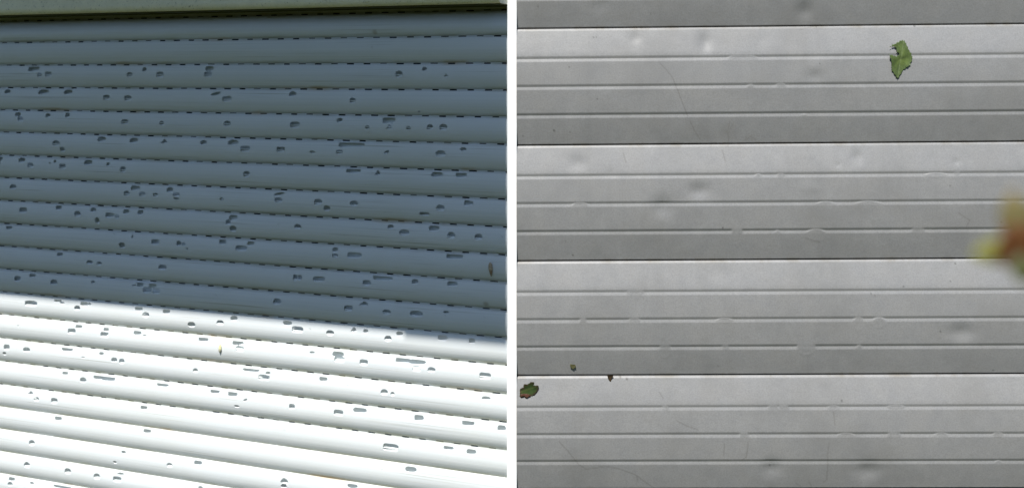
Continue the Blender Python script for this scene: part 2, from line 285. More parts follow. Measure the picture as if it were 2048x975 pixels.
def bevel_box(name, x0, x1, y0, y1, z0, z1, r, mat, parent=None, seg=4):
    import bmesh
    bm = bmesh.new()
    bmesh.ops.create_cube(bm, size=1.0)
    for v in bm.verts:
        v.co = Vector(((x0 + x1) / 2 + v.co.x * (x1 - x0), (y0 + y1) / 2 + v.co.y * (y1 - y0), (z0 + z1) / 2 + v.co.z * (z1 - z0)))
    if r > 0:
        bmesh.ops.bevel(bm, geom=list(bm.edges), offset=r, segments=seg, profile=.5, affect='EDGES')
    me = bpy.data.meshes.new(name)
    bm.to_mesh(me); bm.free()
    for p in me.polygons: p.use_smooth = len(p.vertices) == 4 and p.area < 1e-3 and False
    return link(name, me, mat, parent)

# added white strip, standing in for the blank gap between the two shutters
divider = bevel_box('divider_strip', -.00718, .00679, 1.471, 1.54, 0.0, 2.2, .0012, M_DIVIDER)
tag(divider, 'narrow white divider strip filling the blank gap between the holed shutter and the grey shutter', 'divider')

# ------------------------------------------------------------------ shutter with hail holes
LF = frame(A0, AX, Vector((0, 0, 1)))        # local x along the shutter, y outward, z up
shutter = empty('roller_shutter', LF)
tag(shutter, 'white plastic roller shutter punched full of hail holes, upper rows shaded and lower rows sunlit', 'shutter')
U0, U1 = -4.0, 1130.0

def slat_profile(H):
    """outward offset and normal tilt of the slat front at depth q (0 top, 1 bottom)"""
    N = 400
    q = np.linspace(0, 1, N + 1)
    tilt = 14.0 + -28.0 * q + -30.0 * q ** 3
    dy = np.tan(np.radians(tilt)) * H / N
    y = np.concatenate(([0], np.cumsum((dy[1:] + dy[:-1]) / 2)))
    y += 0.5 - y[-1]
    return (lambda a: np.interp(a, q, y)), (lambda a: np.interp(a, q, tilt))

def hole_outline(u, z, w_, h_, t, r_):
    a, b = w_ / 2, h_ / 2
    P = []
    def jit(): return 1 + r_.uniform(-.07, .07)
    if t == 'r':
        c = min(a, b) * .45
        for k in range(20):
            th = 2 * math.pi * k / 20
            cx, sx = math.cos(th), math.sin(th)
            n = 5.0
            rr = (abs(cx) ** n + abs(sx) ** n) ** (-1 / n)
            P.append((a * cx * rr * (1 + r_.uniform(-.03, .03)), b * sx * rr * jit()))
    elif t == 'd':
        for k in range(22):
            th = 2 * math.pi * k / 22
            cx, sx = math.cos(th), math.sin(th)
            n = 2.2 if sx > 0 else 4.0
            rr = (abs(cx) ** n + abs(sx) ** n) ** (-1 / n)
            P.append((a * cx * rr * jit(), b * sx * rr * jit()))
    elif t == 'e':
        for k in range(16):
            th = 2 * math.pi * k / 16
            P.append((a * math.cos(th) * jit(), b * math.sin(th) * jit()))
    elif t == 's':      # torn on a slant, lower on the side far from the divider
        for k in range(18):
            th = 2 * math.pi * k / 18
            x, y = a * math.cos(th) * jit(), b * .72 * math.sin(th) * jit()
            P.append((x, y - .55 * b * x / a))
    elif t == 't':      # jagged triangle
        for x, y in ((-1, -.8), (-.5, -.55), (.1, -1), (.6, -.7), (1, -.9), (.8, -.2), (.45, .1), (.3, .75), (0, 1), (-.25, .6), (-.6, .3), (-.75, -.2)):
            P.append((a * x * jit(), b * y * jit()))
        P = P
    else:               # 'c' hairline crescent where the skin has cracked
        for k in range(9):
            th = math.radians(55 + 130 * k / 8)
            P.append((-a * math.cos(math.pi - th) * 1.0, b * math.sin(th)))
        for k in range(8, -1, -1):
            th = math.radians(55 + 130 * k / 8)
            s = 1 - .26 * math.sin(math.pi * k / 8) - .04
            P.append((-a * math.cos(math.pi - th) * s, b * math.sin(th) * s))
    return [(u + x, z - y) for x, y in P]     # second value: mm below the joint line

def inside(pt, poly):
    x, y = pt; c = False; j = len(poly) - 1
    for i in range(len(poly)):
        xi, yi = poly[i]; xj, yj = poly[j]
        if (yi > y) != (yj > y) and x < (xj - xi) * (y - yi) / (yj - yi) + xi: c = not c
        j = i
    return c

def build_slat(row):
    r_ = random.Random(100 + row)
    if row >= 0:
        ztop, pitch = LINE_Z[row] * 1e3, (LINE_Z[row] - LINE_Z[row + 1]) * 1e3
    else:
        ztop, pitch = LINE_Z[0] * 1e3 + 39.0, 39.0
    is_open, next_open = row < 17, row + 1 < 17
    top = 1.5 if is_open else -0.1            # body starts this far below the joint line
    bot = pitch - (1.5 if next_open else 0.5)
    H = bot - top
    yf, tf = slat_profile(H)
    zs = [0.0, .35, .8] + list(np.arange(2.0, H - 1.2, 1.4)) + [H - .9, H - .4, H]
    ribs = [.57 * H, .70 * H, .82 * H]
    zs = sorted([z for z in zs if all(abs(z - c) > .7 for c in ribs)] + [c + e for c in ribs for e in (-.5, -.17, .17, .5)])
    pts, edges = [], []
    def add_loop(P, close=True):
        s = len(pts); pts.extend(Vector(p) for p in P)
        for i in range(len(P) - (0 if close else 1)): edges.append((s + i, s + (i + 1) % len(P)))
    for z in zs: add_loop([(U0, z), (U1, z)], False)
    for k in range(31):
        u = U0 + (U1 - U0) * k / 30
        add_loop([(u, 0), (u, H)], False)
    polys = []
    for (u, z, w_, h_, t) in HOLES.get(row, []):
        P = hole_outline(u, z - top, w_ * 1.06, h_ * (1.0 if t == 'c' else 1.1), t, r_)
        P = [(max(U0 + 1, x), min(max(y, 1.3), H - .8)) for x, y in P]
        polys.append(P); add_loop(P)
    vo, eo, fo, _, _, _ = geometry.delaunay_2d_cdt(pts, edges, [], 0, 1e-4, False)
    bbs = [(min(p[0] for p in P), max(p[0] for p in P), min(p[1] for p in P), max(p[1] for p in P)) for P in polys]
    keep = []
    for f in fo:
        cx = sum(vo[i].x for i in f) / len(f); cy = sum(vo[i].y for i in f) / len(f)
        hit = False
        for P, (a, b, c, d) in zip(polys, bbs):
            if a <= cx <= b and c <= cy <= d and inside((cx, cy), P): hit = True; break
        if not hit: keep.append(list(f))
    V, N, Fc, G = [], [], [], []
    def vert(u, y, z, n, g=0.0):
        V.append((u * 1e-3, y * 1e-3, (ztop - z) * 1e-3)); N.append(n); G.append(g); return len(V) - 1
    lip = (0.4, 1.6)                          # the small ledge from the joint out to the face
    def surf(z):
        y = float(yf(z / H))
        if z < 1.2: y -= (1 - z / 1.2) ** 2 * (float(yf(0)) - .4)
        return y
    idx = {}
    for f in keep:
        for i in f:
            if i not in idx:
                z = vo[i].y; t = math.radians(float(tf(z / H)))
                if z < 1.2: t = math.radians(float(tf(0)) + 50 * (1 - z / 1.2))
                if z > H - .5: t = math.radians(float(tf(1)) - 22)
                for c in ribs:                # fine extrusion lines
                    if abs(z - c) < .3: t += math.radians(13 * (1 if z > c else -1))
                g = max(0.0, 1 - (H - z) / 5.0) + max(0.0, .5 - z / 3.0)
                idx[i] = vert(vo[i].x, surf(z), z + top, (0, math.cos(t), math.sin(t)), min(1, g))
        a, b, c = [vo[i] for i in f[:3]]
        # screen order: u along +x, depth downward, so flip when needed to face outward (+y)
        cr = (b.x - a.x) * (c.y - a.y) - (b.y - a.y) * (c.x - a.x)
        ff = [idx[i] for i in f]
        Fc.append(ff if cr > 0 else ff[::-1])
    # broken edges of the holes: thickness of the skin
    cnt = {}
    for f in keep:
        for i in range(len(f)):
            a, b = f[i], f[(i + 1) % len(f)]
            cnt.setdefault((min(a, b), max(a, b)), []).append(f)
    for (a, b), fs in cnt.items():
        if len(fs) != 1: continue
        pa, pb = vo[a], vo[b]
        if (pa.y < 1e-3 and pb.y < 1e-3) or (pa.y > H - 1e-3 and pb.y > H - 1e-3): continue
        if abs(pa.x - pb.x) < 1e-3 and (abs(pa.x - U0) < 1e-2 or abs(pa.x - U1) < 1e-2): continue
        cx = sum(vo[i].x for i in fs[0]) / 3; cy = sum(vo[i].y for i in fs[0]) / 3
        mx_, my_ = (pa.x + pb.x) / 2, (pa.y + pb.y) / 2
        ctr = min((((x0 + x1) / 2, (y0 + y1) / 2, (y1 - y0) / 2, (x1 - x0) / 2) for (x0, x1, y0, y1) in bbs),
                  key=lambda k: max(abs(mx_ - k[0]) / k[3], abs(my_ - k[1]) / k[2]))
        def inner(p):
            # the lower lip of each break is bent inward, the upper edge is a clean snap
            s = min(1.0, max(0.0, .85 * (p.y - ctr[1]) / ctr[2] + .45 * (ctr[0] - p.x) / ctr[3]))
            k = .55 * s
            return (p.x + (ctr[0] - p.x) * k * .35, surf(p.y) - 1.0 * (1 - s) - .75 * s, p.y + (ctr[1] - p.y) * k + top)
        A3 = Vector((pa.x, surf(pa.y), -(pa.y + top))); B3 = Vector((pb.x, surf(pb.y), -(pb.y + top)))
        ia, ib = inner(pa), inner(pb)
        C3 = Vector((ib[0], ib[1], -ib[2]))
        n = (B3 - A3).cross(C3 - A3)
        if n.length < 1e-9: continue
        n.normalize()
        # face into the hole: away from the plastic
        cx = sum(vo[i].x for i in fs[0]) / 3; cy = sum(vo[i].y for i in fs[0]) / 3
        if n.x * (mx_ - cx) - n.z * (my_ - cy) < 0: n = -n
        n = tuple(n)
        q = [vert(pa.x, surf(pa.y), pa.y + top, n), vert(pb.x, surf(pb.y), pb.y + top, n), vert(*ib, n), vert(*ia, n)]
        Fc.append(q)
    def quad(u0, u1, a, b, n, g=0.0):         # a, b = (y, z) ends of a strip
        Fc.append([vert(u0, a[0], a[1], n, g), vert(u1, a[0], a[1], n, g), vert(u1, b[0], b[1], n, g), vert(u0, b[0], b[1], n, g)])
    inner_from = len(Fc)
    def rear(z): return float(yf(z / H)) - 11.0
    zr = np.linspace(0, H, 9)
    for a, b in zip(zr[:-1], zr[1:]):                                   # rear wall of the hollow
        t = math.radians(float(tf((a + b) / 2 / H)))
        quad(U0, U1, (rear(a), a + top), (rear(b), b + top), (0, math.cos(t), math.sin(t)))
    BK = rear(H)
    quad(U0, U1, (rear(0), top), (surf(0), top), (0, 0, -1))            # closed top and bottom of the hollow
    quad(U0, U1, (BK, bot), (surf(H), bot), (0, 0, 1), .6)
    BK = rear(.43 * H)
    wz = top + .43 * H                                                  # stiffening web inside
    wy = surf(.43 * H) - 1.0 - .5
    quad(U0, U1, (BK, wz - .5), (wy, wz - .5), (0, 0, 1))
    quad(U0, U1, (wy, wz - .5), (wy, wz + .5), (0, 1, 0))
    quad(U0, U1, (wy, wz + .5), (BK, wz + .5), (0, 0, -1))
    for u in (U0, U1): 
        s = -1 if u == U0 else 1
        k = [vert(u, surf(0), top, (s, 0, 0)), vert(u, surf(H / 2), top + H / 2, (s, 0, 0)), vert(u, surf(H), bot, (s, 0, 0)), vert(u, rear(H), bot, (s, 0, 0)), vert(u, rear(0), top, (s, 0, 0))]
        Fc.append(k)
    inner_to = len(Fc)
    if is_open and row >= 0:                  # perforated neck hanging the slat from the one above
        P0_, L_ = 28.0, 11.6
        ph = PHASE[row % len(PHASE)]
        ca, cb, sa, sb = -1.9, 1.9, -2.0 / 2, 2.0 / 2
        quad(U0, U1, (0, ca), (0, sa), (0, 1, 0), .6)
        quad(U0, U1, (0, sb), (0, cb), (0, 1, 0), .3)
        u = U0; k = math.floor((U0 - ph) / P0_)
        while u < U1:
            c = ph + k * P0_ + r_.uniform(-.5, .5)
            hl = L_ / 2 * r_.uniform(.86, 1.06)
            e = min(U1, c - hl)
            if e > u: quad(u, e, (0, sa), (0, sb), (0, 1, 0), .6)
            u = max(u, c + hl); k += 1
            if r_.random() < .4 and U0 + hl < c < U1 - hl:              # some slots are part filled with dirt
                f = r_.uniform(.2, .6) * 2.0
                quad(c - hl, c + hl, (-.3, sb - f), (-.3, sb), (0, 1, .2), 1.0)
    if row <= 0:                              # the top slats lean back towards the roller inside the box
        for i, (x, y, z) in enumerate(V):
            d = z - LINE_Z[1] - .004
            if d > 0:
                e = min(d, .042)
                sl = 20.0 * .002 * e / .0388 ** 2
                V[i] = (x, y - 20.0 * .001 * (e / .0388) ** 2 - (d - e) * sl * .6, z)
                nx, ny, nz = N[i]
                N[i] = (nx, ny, nz + ny * sl)
    bad = 0
    for i, f in enumerate(Fc):                # winding must agree with the normals given
        a, b, c = Vector(V[f[0]]), Vector(V[f[1]]), Vector(V[f[2]])
        if (b - a).cross(c - a).dot(Vector(N[f[0]])) < 0: Fc[i] = f[::-1]; bad += 1
    me = bpy.data.meshes.new('slat')
    me.from_pydata(V, [], Fc)
    at = me.attributes.new('grime', 'FLOAT', 'POINT')
    at.data.foreach_set('value', np.array(G, dtype=np.float32))
    for p in me.polygons: p.use_smooth = True
    me.normals_split_custom_set_from_vertices([Vector(n).normalized() for n in N])
    o = link('slat', me, M_PLASTIC, shutter)
    me.materials.append(M_INNER)
    mi = np.zeros(len(me.polygons), np.int32); mi[inner_from:inner_to] = 1
    me.polygons.foreach_set('material_index', mi)
    return o

for row in range(-1, 23): build_slat(row)
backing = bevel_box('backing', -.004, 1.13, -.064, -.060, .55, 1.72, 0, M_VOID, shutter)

# box above the shutter with the overhanging boards that throw the shade
hood = empty('shutter_box', frame(A0 + Vector((0, 0, EYE + .1027)), AX, Vector((0, 0, 1))))
tag(hood, 'weathered cream shutter box along the top of the holed shutter', 'shutter box')
BP = .045
def extrude(name, prof, u0, u1, mat, parent, nseg=40):
    n = len(prof)
    V = [(u0 + (u1 - u0) * k / nseg, y, z) for k in range(nseg + 1) for (y, z) in prof]
    Fc = [(k * n + i, k * n + (i + 1) % n, (k + 1) * n + (i + 1) % n, (k + 1) * n + i) for k in range(nseg) for i in range(n)]
    Fc += [tuple(range(n))[::-1], tuple(nseg * n + i for i in range(n))]
    me = bpy.data.meshes.new(name); me.from_pydata(V, [], Fc)
    me.update()
    for p in me.polygons: p.use_smooth = True
    me.set_sharp_from_angle(angle=math.radians(35))
    return link(name, me, mat, parent)
R_ = .011                                      # rounded lower front edge
arc = [(BP - R_ + R_ * math.sin(math.radians(a)), R_ - R_ * math.cos(math.radians(a))) for a in range(0, 91, 10)]
prof = [(-.070, 0.0)] + arc + [(BP, 0.400 + .003), (-.070, 0.400 + .003)]
fascia = extrude('fascia', prof, -.0042, 1.135, M_RENDER, hood)
fascia.rotation_euler = (0, -math.radians(.08), 0)
shade_plate = bevel_box('shade_plate', -.0038, 1.134, -.066, BP - R_ - .001, -.0012, .0010, 0, M_SHADE_PLATE, hood)  # added plate, its dark colour stands in for shade under the box
shade_plate.rotation_euler = (0, -math.radians(.08), 0)
def eave(row_f, u0, u1, lift=0.0):
    k = int(row_f)
    zs = LINE_Z[k] + (LINE_Z[k + 1] - LINE_Z[k]) * (row_f - k)
    ze = EYE + .1027 + 0.400
    reach = (ze - zs) / math.tan(SUN_EL) + .0050
    bevel_box('eave_board', u0, u1, BP + .002, reach, 0.400 + lift, 0.400 + .024 + lift, 0, M_BOARD, hood)
eave(12.2, .1594, 1.30)
eave(12.36, -.0043, .1594)

# ------------------------------------------------------------------ dented grey shutter
psi, rho = math.radians(1.0), math.radians(.52)
ex = Vector((math.cos(psi), -math.sin(psi), 0)); ez = Vector((0, 0, 1))
RX = ex * math.cos(rho) + ez * math.sin(rho)
RZ = ez * math.cos(rho) - ex * math.sin(rho)
RF = frame(Vector((10 / 2048 * 1.475, 1.475, EYE)), RX, RZ)      # local -y points out at the viewer
grey = empty('roller_shutter', RF)
tag(grey, 'grey aluminium roller shutter of wide ribbed slats, softly dented by hail', 'shutter')
SEAMS = [236.4, 67.9, -100.2, -266.9, -431.9, -595.4, -758.0]

def grey_profile(H):
    N = int(H / .05)
    v = np.linspace(0, H, N + 1); f = v / H
    tilt = np.interp(f, [0, .2, .27, .47, .53, .72, .78, 1], [14.5, 11.5, 2, -.5, -4.5, -6.5, -10.5, -13.5])
    macro = np.concatenate(([0], np.cumsum(np.tan(np.radians(tilt[1:])) * np.diff(v))))
    macro -= np.interp(v, [0, H], [0, macro[-1]]) * .0
    g = np.zeros_like(v)
    for c in (.26, .50, .745):
        x = v - c * H
        dep = 1.08
        seg = np.where((x > -3.6) & (x <= -.2), -dep * (x + 3.6) / 3.4, 0)
        seg = np.where((x > -.2) & (x <= .2), -dep, seg)
        seg = np.where((x > .2) & (x < 4.3), -dep * (1 - (x - .2) / 4.1), seg)
        g += seg
    k = 9
    g = np.convolve(np.pad(g, k, mode='edge'), np.ones(2 * k + 1) / (2 * k + 1), 'valid')
    lip = np.where(v < 2.2, -1.5 * (1 - v / 2.2) ** 1.3, 0) + np.where(v > H - 1.2, -2.0 * ((v - H + 1.2) / 1.2) ** 1.5, 0)
    return v, macro, g, lip

def build_grey_slat(k):
    vt, vb = SEAMS[k], SEAMS[k + 1]
    gap = 1.3
    H = vt - vb - gap
    v, macro, g, lip = grey_profile(H)
    fine = k in (0, 1, 2, 3, 4)
    rows = [0, .3, .7, 1.2, 1.8, 2.6]
    x = 4.2
    marks = [.26 * H, .50 * H, .745 * H]
    rr = list(np.arange(4.2, H - 2.0, 1.7))
    rr = [r for r in rr if all(not (-5.4 < r - m < 5.6) for m in marks)]
    for m in marks: rr += list(m + np.array([-5.0, -4.5, -4.1, -3.4, -2.0, -1.2, -.6, -.25, 0, .3, .7, 1.4, 2.4, 3.4, 4.0, 4.5, 5.2]))
    rows = np.array(sorted(rows + rr + [H - 1.6, H - 1.2, H - .8, H - .4, H]))
    cols = np.arange(-.35, 850.0, 1.15 if fine else 4.0)
    Xg, Vg = np.meshgrid(cols, rows)
    Zg = vt - gap / 2 - Vg
    edge = -.45 + Zg[:, 0] * math.sin(math.radians(.52))             # left ends butt against the upright divider
    w6 = np.linspace(0, 1, 7)[None, :6]
    Xg[:, :6] = edge[:, None] * (1 - w6) + Xg[:, 6:7] * w6
    mac = np.interp(Vg, v, macro); gr = np.interp(Vg, v, g); lp = np.interp(Vg, v, lip)
    mask = np.zeros_like(Xg); bump = np.zeros_like(Xg)
    for (x, z, a, b, d) in DENTS:
        e = ((Xg - x) / a) ** 2 + ((Zg - z) / b) ** 2
        bump -= 1.25 * d * np.exp(-e * 1.6)
    for (x, z, a, b, d) in DROPS:
        # pea-sized knocks that crush the rib and push up a soft rim beneath it
        dx = (Xg - x) / (a / 2); dz = (Zg - z) / (b / 2)
        e = np.sqrt(dx ** 2 + dz ** 2)
        s = np.clip((1.12 - e) / .3, 0, 1); s = s * s * (3 - 2 * s)
        mask = np.maximum(mask, s * min(.9, .25 + 1.0 * d))
        rim = np.exp(-((e - .88) / .15) ** 2) * np.clip(-dz + .15, 0, 1)
        bump += .22 * d * rim
    Y = mac + lp + gr * (1 - mask) + bump
    Y += .22 * np.sin(Xg / 170.0 + k) * np.sin(Vg / H * math.pi)
    wear = np.zeros(Xg.shape + (4,), np.float32); wear[..., 3] = 1
    wear[..., 2] = np.clip(1 - Vg / 5.0, 0, 1) + np.clip(1 - (H - Vg) / 4.0, 0, 1)
    for (x, z, r) in SPECKS:
        e = np.hypot(Xg - x, Zg - z)
        wear[..., 0] = np.maximum(wear[..., 0], np.clip(1.25 - e / (r + .35), 0, 1) * .8)
    for ln in HAIRLINES:
        for (xa, za), (xb, zb) in zip(ln[:-1], ln[1:]):
            ok = (Xg > min(xa, xb) - 4) & (Xg < max(xa, xb) + 4) & (Zg > min(za, zb) - 4) & (Zg < max(za, zb) + 4)
            if not ok.any(): continue
            px, pz = Xg[ok], Zg[ok]
            dx, dz = xb - xa, zb - za
            t = np.clip(((px - xa) * dx + (pz - za) * dz) / (dx * dx + dz * dz + 1e-9), 0, 1)
            dd = np.hypot(px - xa - t * dx, pz - za - t * dz)
            wv = wear[..., 1]
            wv[ok] = np.maximum(wv[ok], np.clip(1.2 - dd / 1.0, 0, 1) * .36)
    for (x, z, r, a) in ((303, -82, 13, .15), (268, -88, 14, .09), (335, -93, 9, .14), (60, -92, 22, .08), (420, -520, 26, .08)):   # faint brown stains
        e = np.hypot((Xg - x) / r, (Zg - z) / (r * .8))
        wear[..., 1] = np.maximum(wear[..., 1], a * np.exp(-e * e))
    nr, nc = Xg.shape
    front = np.stack([Xg, -Y, Zg], -1).reshape(-1, 3)
    # returns at top and bottom edge going back into the joint
    topr = np.stack([Xg[0], np.full(nc, 9.0), np.full(nc, vt - gap / 2 - .2)], -1)
    botr = np.stack([Xg[-1], np.full(nc, 9.0), np.full(nc, vb + gap / 2 + .2)], -1)
    V = np.concatenate([front, topr, botr]) * 1e-3
    a = np.arange((nr - 1) * nc).reshape(nr - 1, nc)[:, :-1].ravel()
    Q = np.stack([a, a + nc, a + nc + 1, a + 1], -1)
    b0 = nr * nc; i = np.arange(nc - 1)
    Q = np.concatenate([Q, np.stack([b0 + i, i, i + 1, b0 + i + 1], -1),
                        np.stack([(nr - 1) * nc + i, b0 + nc + i, b0 + nc + i + 1, (nr - 1) * nc + i + 1], -1)])
    me = bpy.data.meshes.new('slat')
    me.vertices.add(len(V)); me.vertices.foreach_set('co', V.ravel().astype(np.float32))
    me.loops.add(Q.size); me.loops.foreach_set('vertex_index', Q.ravel().astype(np.int32))
    me.polygons.add(len(Q)); me.polygons.foreach_set('loop_start', np.arange(0, Q.size, 4, dtype=np.int32))
    me.update(calc_edges=True)
    me.polygons.foreach_set('use_smooth', np.ones(len(Q), bool))
    wa = me.attributes.new('wear', 'FLOAT_COLOR', 'POINT')
    wc = np.zeros((len(V), 4), np.float32); wc[:nr * nc] = wear.reshape(-1, 4)
    wa.data.foreach_set('color', wc.ravel())
    return link('slat', me, M_ALU, grey)

for k in range(6): build_grey_slat(k)
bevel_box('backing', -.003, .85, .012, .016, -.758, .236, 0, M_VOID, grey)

# height of the grey shutter face at a local height z (mm), to lay things on it
def grey_face(z):
    for k in range(6):
        if SEAMS[k + 1] <= z <= SEAMS[k]:
            H = SEAMS[k] - SEAMS[k + 1] - 1.3
            v, macro, g, lip = grey_profile(H)
            return float(np.interp(SEAMS[k] - .65 - z, v, macro))
    return 0.0

# ------------------------------------------------------------------ leaves and scraps
def leaf_mesh(name, outline, height, step, mid=None, thick=.35):
    """flat outline in mm turned into a curled leaf with thickness"""
    pts = [Vector(p) for p in outline]; n = len(pts)
    edges = [(i, (i + 1) % n) for i in range(n)]
    x0, x1 = min(p.x for p in pts), max(p.x for p in pts); y0, y1 = min(p.y for p in pts), max(p.y for p in pts)
    for x in np.arange(x0 + step / 2, x1, step):
        for y in np.arange(y0 + step / 2, y1, step):
            q = (x + random.uniform(-.2, .2) * step, y + random.uniform(-.2, .2) * step)
            if inside(q, outline): pts.append(Vector(q))
    vo, _, fo, _, _, _ = geometry.delaunay_2d_cdt(pts, edges, [], 0, 1e-5, False)
    fo = [f for f in fo if inside((sum(vo[i].x for i in f) / 3, sum(vo[i].y for i in f) / 3), outline)]
    V = []; rim = []; vein = []
    for p in vo:
        d = min(seg_d(p, outline[i], outline[(i + 1) % n]) for i in range(n))
        rim.append(max(0.0, 1 - d / (2.6 * step)))
        vv = 0.0
        if mid:
            (ax, ay), (bx, by) = mid
            dm = seg_d(p, mid[0], mid[1]); vv = max(0, 1 - dm / (.8 * step))
            L = math.hypot(bx - ax, by - ay); s = ((p.x - ax) * (bx - ax) + (p.y - ay) * (by - ay)) / L
            vv = max(vv, .25 * max(0, 1 - abs(((s - dm * .9) / (L * .17)) % 1 - .5) * 14))
        vein.append(vv)
        V.append((p.x * 1e-3, p.y * 1e-3, height(p.x, p.y) * 1e-3))
    me = bpy.data.meshes.new(name)
    me.from_pydata(V, [], [list(f) for f in fo])
    for nm, d in (('rim', rim), ('vein', vein)):
        a = me.attributes.new(nm, 'FLOAT', 'POINT'); a.data.foreach_set('value', np.array(d, np.float32))
    for p in me.polygons: p.use_smooth = True
    return me

def seg_d(p, a, b):
    dx, dy = b[0] - a[0], b[1] - a[1]
    t = max(0, min(1, ((p[0] - a[0]) * dx + (p[1] - a[1]) * dy) / (dx * dx + dy * dy + 1e-12)))
    return math.hypot(p[0] - a[0] - t * dx, p[1] - a[1] - t * dy)

def solid(o, t):
    m = o.modifiers.new('thickness', 'SOLIDIFY'); m.thickness = t; m.offset = 0
    return o

def serrate(outline, amp, every):
    out = []
    for i, a in enumerate(outline):
        b = outline[(i + 1) % len(outline)]
        L = math.hypot(b[0] - a[0], b[1] - a[1]); n = max(1, int(L / every))
        nx, ny = (b[1] - a[1]) / (L + 1e-9), -(b[0] - a[0]) / (L + 1e-9)
        for k in range(n):
            for f, s in ((0, 0), (.6, 1)):
                t = (k + f) / n; s *= amp * random.uniform(.4, 1.2)
                out.append((a[0] + (b[0] - a[0]) * t + nx * s, a[1] + (b[1] - a[1]) * t + ny * s))
    return out

def on_grey(x, z, lift):
    """frame lying on the grey shutter: local x right, y up, z out of the shutter"""
    o = RF @ Vector((x * 1e-3, -(grey_face(z) + lift) * 1e-3, z * 1e-3))
    Rm = RF.to_3x3()
    X, Zv = Rm.col[0], Rm.col[2]
    m = Matrix((X, Zv, X.cross(Zv))).transposed().to_4x4(); m.translation = o
    return m

M_LEAF = mat_leaf('green_leaf', (.055, .085, .020), (.10, .14, .034), (.06, .09, .03), (.16, .20, .09))
A = [(3.8, 27.1), (-1, 26), (-5, 24), (-9.7, 20.8), (-13.0, 21.6), (-11.9, 19.0), (-16.0, 16.8), (-10.5, 17.0), (-7.4, 16.6), (-5.6, 12.9), (-6.3, 10.0), (-4.4, 8.2), (-2.4, 7.6), (-2.0, 6.2), (-4, 5.0), (-8, 4.8), (-12, 6.2), (-17.0, 7.6), (-15.9, 2.0), (-13.5, -3.2), (-13.8, -9.0), (-12.9, -16.6), (-9.2, -22), (-5.2, -29.2), (-2.4, -26.1), (1.9, -20.4), (3.0, -17.5), (7.0, -14.3), (10.5, -12), (14.1, -8.4), (16.4, -3.2), (17.0, 2.8), (15.4, 8.4), (12.5, 12.2), (10.7, 16.8), (8.4, 22.0), (6.5, 26.3)]
def leafA_h(x, y):
    return .3 + .0040 * x * x + .5 * math.sin(x * .3 + y * .13) + .35 * math.sin(y * .21 - x * .1) + max(0, -x - 9) * .10
la = link('torn_leaf', leaf_mesh('torn_leaf', serrate(A[::-1], 1.5, 3.6), leafA_h, 1.5, ((-4.2, -27), (5, 25))), M_LEAF)
la.matrix_world = on_grey(545.3, 19.3, .62)
solid(la, .0002)
tag(la, 'torn green leaf fragment stuck flat high on the grey shutter', 'leaf')

M_LEAFB = mat_leaf('green_leaf_with_brown_rim', (.016, .034, .008), (.034, .058, .012), (.034, .014, .010), (.08, .09, .03))
B = [(0.0, 0.5), (2.5, 2.5), (5.0, 3.0), (5.5, 8.0), (10.5, 7.5), (14.5, 10.0), (15.5, 11.5), (20.5, 11.0), (19.5, 6.0), (26.5, 5.5), (26.5, 2.0), (25, -2), (22.5, -5.5), (18, -8.0), (15.5, -8.6), (13.0, -11.5), (11.0, -13.5), (8.5, -12.5), (6.5, -9.5), (3.0, -11.0), (0.0, -10.2)]
lb = link('torn_leaf', leaf_mesh('torn_leaf', [(x, y) for x, y in serrate(B[::-1], .8, 3.2)], lambda x, y: .8 + .4 * math.sin(x * .4) + .008 * (y + 1) ** 2, 1.3, ((0, -3), (22, 4))), M_LEAFB)
lb.matrix_world = on_grey(.3, -449.5, .8)
solid(lb, .0004)
tag(lb, 'dark green leaf scrap with brown edges on the grey shutter, against the white divider', 'leaf')
M_RUST = mat_leaf('rusty_leaf_lobe', (.085, .036, .024), (.11, .05, .032), (.06, .025, .015), (.1, .04, .03))
lobe = link('withered_lobe', leaf_mesh('withered_lobe', serrate([(1, -6.0), (1, -9.5), (6.5, -8.3), (10.5, -11.8), (12.2, -9.5), (15, -7.0), (10, -5.2), (5, -5.0)], .3, 2.0), lambda x, y: 3.0 + .3 * math.sin(x), 1.2), M_RUST, lb)
solid(lobe, .0003)

M_BIT = mat_leaf('dull_olive_scrap', (.085, .08, .03), (.05, .05, .018), (.06, .06, .025), (.1, .1, .04))
bit = link('leaf_scrap', leaf_mesh('leaf_scrap', [(-4, 4), (-1.5, 2.8), (3.6, 2.4), (4.2, -1.5), (2.0, -2.2), (1, -4.2), (-1.8, -2.4), (-3.6, -1)][::-1], lambda x, y: .6 + .05 * x * x, 1.0), M_BIT)
bit.matrix_world = on_grey(76.6, -417.6, .3); solid(bit, .0004)
tag(bit, 'tiny dull olive leaf scrap on a lower grey slat', 'leaf scrap')
M_BROWN = mat_leaf('dry_brown_scrap', (.035, .022, .008), (.06, .035, .012), (.02, .012, .006), (.05, .03, .01))
bb = link('leaf_scrap', leaf_mesh('leaf_scrap', [(-4.2, 4.0), (4.6, 4.0), (4.0, 1.2), (2.4, -1.0), (1.2, -5.0), (0, -7.2), (-1, -4.2), (-2.6, -1.4), (-3.6, 1.5)][::-1], lambda x, y: .7 + .06 * x * x, 1.0), M_BROWN)
bb.matrix_world = on_grey(129.8, -434.0, .5); solid(bb, .0004)
tag(bb, 'dry brown wedge of leaf caught in a seam of the grey shutter', 'leaf scrap')

